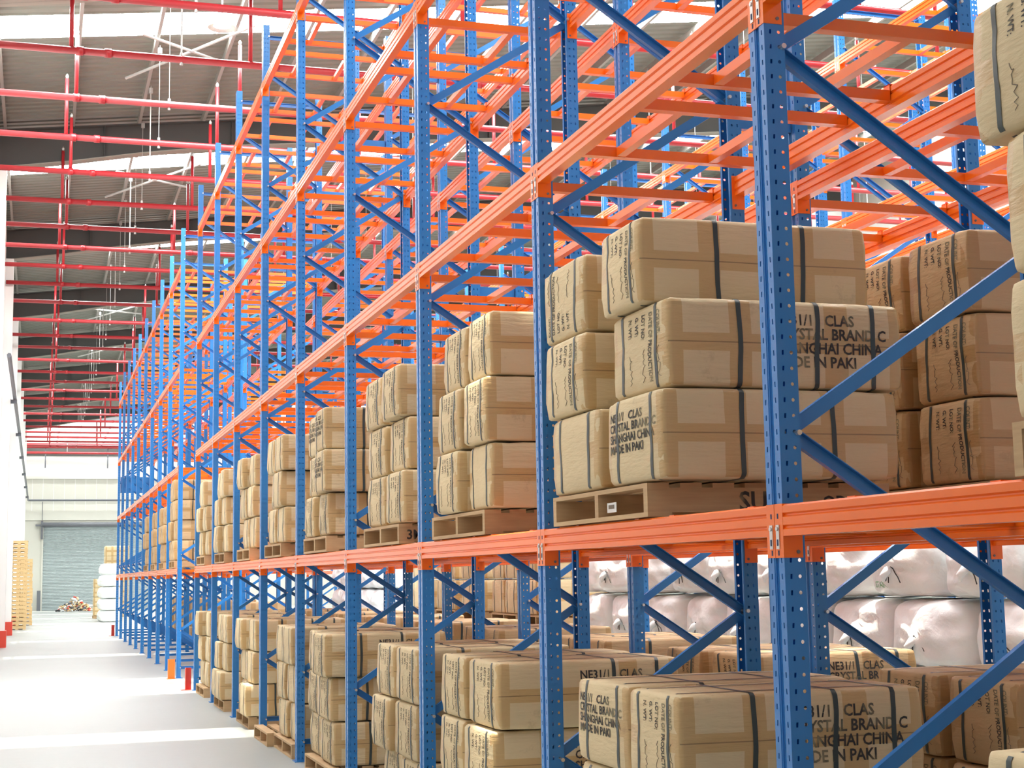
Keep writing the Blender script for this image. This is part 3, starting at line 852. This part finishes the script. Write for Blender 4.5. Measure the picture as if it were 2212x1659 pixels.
# cable run along the left wall and the end wall
TX = XL+.30
cb = tag(obj('cable_tray', MB().tube([(TX, 33, 6.35), (TX, EY-.3, 6.35)], .05, 'dark_grey', 6).tube([(TX, EY-.3, 6.35), (XR-.5, EY-.3, 6.35)], .06, 'dark_grey', 6).mesh('cable_tray')), 'dark cable run along the left wall turning across the end wall', 'cable')
for q in range(6):
    obj('mount_bracket', MB().box(XL+.201, XL+.36, -.03, .03, 6.2, 6.3, 'dark_grey').mesh('mount_bracket'), cb, (0, 40.7+q*9.2, 0))
tag(obj('hanging_cable', MB().tube([(.1, EY-.2, 6.27), (.1, EY-.2, 5.2)], .02, 'dark_grey', 5).mesh('wall_cable')), 'thin cable dropping from the cable run to the shutter motor', 'cable')

# rafters, columns, purlins, roof, skylights
RY = [3.9+9.2*i for i in range(10)]
bot = [(-1.0, 9.93), (.4, 10.15), (1.8, 10.42), (3.7, 10.72), (9.4, 11.28)]+[(XR, 11.28+.1*(XR-9.4))]
def bz(x):
    for (a, za), (b, zb) in zip(bot[:-1], bot[1:]):
        if a <= x <= b: return za+(zb-za)*(x-a)/(b-a)
    return bot[-1][1]
xs = [-1, -.3, .4, 1.1, 1.8, 2.7, 3.7, 5.5, 7.5, 9.4, 14, 19, XR]
def rafter():
    mb = MB()
    up = [(x, zr(x)-.19) for x in xs]; lo = [(x, bz(x)) for x in xs]
    n = len(xs)
    def slab(y0, y1, a, b, mat='grey_steel'):
        p = [(q[0], y, q[1]) for y in (y0, y1) for q in a+b[::-1]]
        m = 2*n
        F = [tuple(range(m)), tuple(range(m, 2*m))[::-1]]+[(i, (i+1) % m, m+(i+1) % m, m+i) for i in range(m)]
        mb.poly(p, F, mat)
    slab(-.008, .008, up, lo)
    slab(-.14, .14, up, [(x, z-.022) for x, z in up])
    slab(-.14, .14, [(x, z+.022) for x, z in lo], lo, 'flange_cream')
    for x in (1.1, 3.7, 6.6, 9.4): mb.box(x-.006, x+.006, -.13, .13, bz(x)+.02, zr(x)-.2, 'grey_steel')
    return mb.mesh('rafter')
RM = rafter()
COLM = MB().box(XL, XL+.20, -.25, .25, .0, 9.95, 'white_wall').mesh('column')
KERB = MB().box(XL, XL+.24, -.3, .3, .0, .42, 'kerb').mesh('column_base')
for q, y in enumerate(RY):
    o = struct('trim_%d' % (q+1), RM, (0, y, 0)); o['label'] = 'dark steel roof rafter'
    c = struct('wall_pillar_%d' % (q+1), COLM, (0, y, 0))
    if y > 30: obj('red_base', KERB, c)
PURX = [-.85+1.32*i for i in range(19)]
for q, x in enumerate(PURX):
    z = zr(x)-.04
    struct('trim_%d' % (q+20), MB().prism([(x-.03, z-.16), (x+.03, z-.16), (x+.03, z-.14), (x-.02, z-.14), (x-.02, z), (x-.03, z)], YB, EY, 'y', 'purlin').mesh('purlin'))
SKY = []
for y in RY: SKY.append((y+3.15, y+4.25))
SKY.append((22.75, 24.6)); SKY.sort()  # this strip is added out of view to widen the sun patch below
SKY = [s for s in SKY if s[1] < EY]
XS_ADDED = [(5.0, 8.0, 4.6, 5.9), (5.0, 8.0, 9.2, 10.5), (5.0, 8.0, 11.2, 12.5), (5.0, 8.0, 14.2, 15.5)]   # short panels over the second aisle, added out of view to brighten the sacks
def roof():
    mb = MB(); y = YB; segs = []
    for a, b in SKY: segs.append((y, a)); y = b
    segs.append((y, EY+.2))
    parts = []
    for a, b in segs:
        y = a
        for x0, x1, c, d in XS_ADDED:
            if a < c and d < b:
                parts += [(y, c, XL-.25, XR+.2), (c, d, XL-.25, x0), (c, d, x1, XR+.2)]; y = d
        parts.append((y, b, XL-.25, XR+.2))
    for a, b, xa, xb in parts:
        n = max(1, round((b-a)/.25)); w = (b-a)/n
        prof = []
        for k in range(n):
            s = a+k*w
            prof += [(s, 0), (s+w*.55, 0), (s+w*.68, .035), (s+w*.87, .035)]
        prof.append((b, 0))
        m = len(prof)
        pts = [(xa, q[0], zr(xa)+q[1]) for q in prof]+[(xb, q[0], zr(xb)+q[1]) for q in prof]
        mb.poly(pts, [(i, i+1, m+i+1, m+i) for i in range(m-1)], 'roof')
        # outer skin gives the sheet its thickness
        pts = [(p[0], p[1], p[2]+.06) for p in pts]
        mb.poly([pts[0], pts[m-1], pts[2*m-1], pts[m]], [(0, 1, 2, 3)], 'roof')
    return mb.mesh('ceiling')
struct('ceiling', roof())
for q, (xa, xb, a, b) in enumerate([(XL-.25, XR+.2, c, d) for c, d in SKY]+XS_ADDED):
    p = [(xa, a, zr(xa)), (xa, b, zr(xa)), (xb, b, zr(xb)), (xb, a, zr(xb))]
    mb = MB(); mb.poly(p, [(0, 1, 2, 3)], 'skylight')
    w = struct('window_%d' % (q+1), mb.mesh('skylight_panel')); w['label'] = 'bright skylight strip in the roof'
# cross bracing rods between purlins
for q, y in enumerate([27.0, 36.2, 54.6, 63.8]):
    mb = MB(); z = 10.75
    for (x0, y0, x1, y1) in ((1.35, y+1.2, 3.4, y-1.5), (1.5, y-1.2, 3.3, y+.7)):
        mb.tube([(x0, y0, zr(x0)-.24), (x1, y1, zr(x1)-.24)], .028, 'rod', 6)
    struct('trim_%d' % (q+50), mb.mesh('cross_bracing'))

# ------------------------------------------------------------------ sprinkler pipes
ZPIPE = 9.31
pipe_y = [13.2, 15.45, 17.7, 19.95, 22.15, 24.4, 26.68, 28.99, 31.34, 33.64, 35.77, 38.02, 40.36, 43.0, 46.1, 49.0, 51.5, 54.5, 57.6, 60.4, 63.2, 66.1, 69.1, 72.2, 75.3, 78.2, 81.1, 83.9, 86.5, 89.2]
PIPE = MB()
PIPE.tube([(XL+.02, 0, 0), (XR-.05, 0, 0)], .055, 'red', 10)
for x in (.35, .75, 3.2, 6.4, 9.6): PIPE.tube([(x, 0, 0), (x+.1, 0, 0)], .068, 'red', 10)
PIPE = PIPE.mesh('sprinkler_pipe', True)
for q, y in enumerate(pipe_y):
    o = obj('sprinkler_pipe', PIPE, None, (0, y, ZPIPE)); tag(o, 'red sprinkler pipe across the hall under the roof, %s from the camera' % ORD[q], 'pipe', 'red sprinkler pipes')
    for r in range(9):
        x = .28+2.6*r+(.12 if q % 2 else 0)
        h = min(1.05+.06*r, zr(x)-.28-ZPIPE)
        rs = obj('riser', MB().tube([(x, 0, .05), (x, 0, h)], .032, 'red', 8).mesh('riser', True), o)
        obj('sprinkler_head', MB().tube([(x, 0, h), (x, 0, h+.05), (x, 0, h+.09)], [.02, .03, .008], 'rod', 8).mesh('sprinkler_head', True), rs)
    for r in range(5):
        x = 1.86+5.2*r
        hm = MB().tube([(x, 0, -.09), (x, 0, zr(x)-ZPIPE-.15)], (.012 if q % 3 == 1 else .005), 'rod', 6).tube([(x, 0, -.09), (x, 0, .1)], .024, 'rod', 6)
        hm.tube([(x, 0, zr(x)-ZPIPE-.3), (x, 0, zr(x)-ZPIPE-.2)], .04, 'rod', 6)
        obj('hanger_rod', hm.mesh('hanger_rod'), o)
# thick header pipes by the end wall
for q, (z, r, lab) in enumerate([(9.5, .15, 'thick red header pipe along the end wall'), (9.05, .07, 'thinner red pipe just under the header pipe at the end wall')]):
    o = tag(obj('header_pipe', MB().tube([(XL+.02, EY-.6-.35*q, z), (XR-.1, EY-.6-.35*q, z)], r, 'red', 12).mesh('header_pipe', True)), lab, 'pipe', 'pipes at the end wall')
    for x in (1.4, 6.0, 12.0): obj('hanger_rod', MB().tube([(x, EY-.6-.35*q, z), (x, EY-.6-.35*q, zr(x)-.25)], .02, 'rod', 6).mesh('hanger_rod'), o)
    if q == 0:
        for x in (.2, 3.7, 7.2): obj('drop_rod', MB().tube([(x, EY-.6, 9.5), (x, EY-.6, 8.2)], .035, 'dark_grey', 6).mesh('drop_rod'), o)
# high-bay lamp near the top of the picture
hl = empty('high_bay_lamp', (2.72, 24.55, 10.75)); tag(hl, 'round high-bay lamp hanging under the roof above the aisle', 'lamp')
obj('lamp_shade', MB().tube([(0, 0, 0), (0, 0, .08), (0, 0, .22)], [.24, .2, .07], 'rod', 20, cap=False).mesh('lamp_shade', True), hl)
obj('bulb', MB().tube([(0, 0, .03), (0, 0, .1)], [.15, .08], 'lamp', 14).mesh('bulb', True), hl)
obj('hook', MB().tube([(0, 0, .2), (0, 0, zr(2.72)-10.75-.02)], .015, 'dark_grey', 6).mesh('hook'), hl)

# ------------------------------------------------------------------ light
w = bpy.data.worlds.new('daylight'); scene.world = w; w.use_nodes = True
bg = w.node_tree.nodes['Background']; bg.inputs['Color'].default_value = (.93, .96, 1, 1); bg.inputs['Strength'].default_value = .55
sun = bpy.data.lights.new('sun', 'SUN'); sun.energy = 16; sun.color = (1, .93, .78); sun.angle = math.radians(.8)
so = bpy.data.objects.new('sun', sun); COL.objects.link(so)
so.rotation_euler = Vector((.03, -.035, -1)).to_track_quat('-Z', 'Y').to_euler()

# ------------------------------------------------------------------ camera
F, YAW, PIT, ROL = 3257.107, .30368, .12604, -.0164
cy, sy_ = math.cos(YAW), math.sin(YAW); cp, sp = math.cos(PIT), math.sin(PIT); cr, sr = math.cos(ROL), math.sin(ROL)
right = Vector((cy, -sy_, 0)); fw = Vector((sy_, cy, 0)); up = Vector((0, 0, 1))
f2 = fw*cp+up*sp; u2 = -fw*sp+up*cp
rx = right*cr+u2*sr; dn = right*sr-u2*cr
cam = bpy.data.cameras.new('camera'); cam.sensor_fit = 'HORIZONTAL'; cam.sensor_width = 36; cam.lens = 36*F/2212
cam.clip_start = .05; cam.clip_end = 400
co = bpy.data.objects.new('camera', cam); COL.objects.link(co)
m3 = Matrix((rx, -dn, -f2)).transposed()
co.matrix_world = Matrix.Translation((0, 0, EYE)) @ m3.to_4x4()
scene.camera = co

vs = scene.view_settings
vs.view_transform = 'Standard'; vs.look = 'None'; vs.gamma = 1; vs.use_curve_mapping = False; vs.exposure = 0.35
scene.cycles.max_bounces = 8; scene.cycles.diffuse_bounces = 5; scene.cycles.sample_clamp_indirect = 6
scene.cycles.use_denoising = True
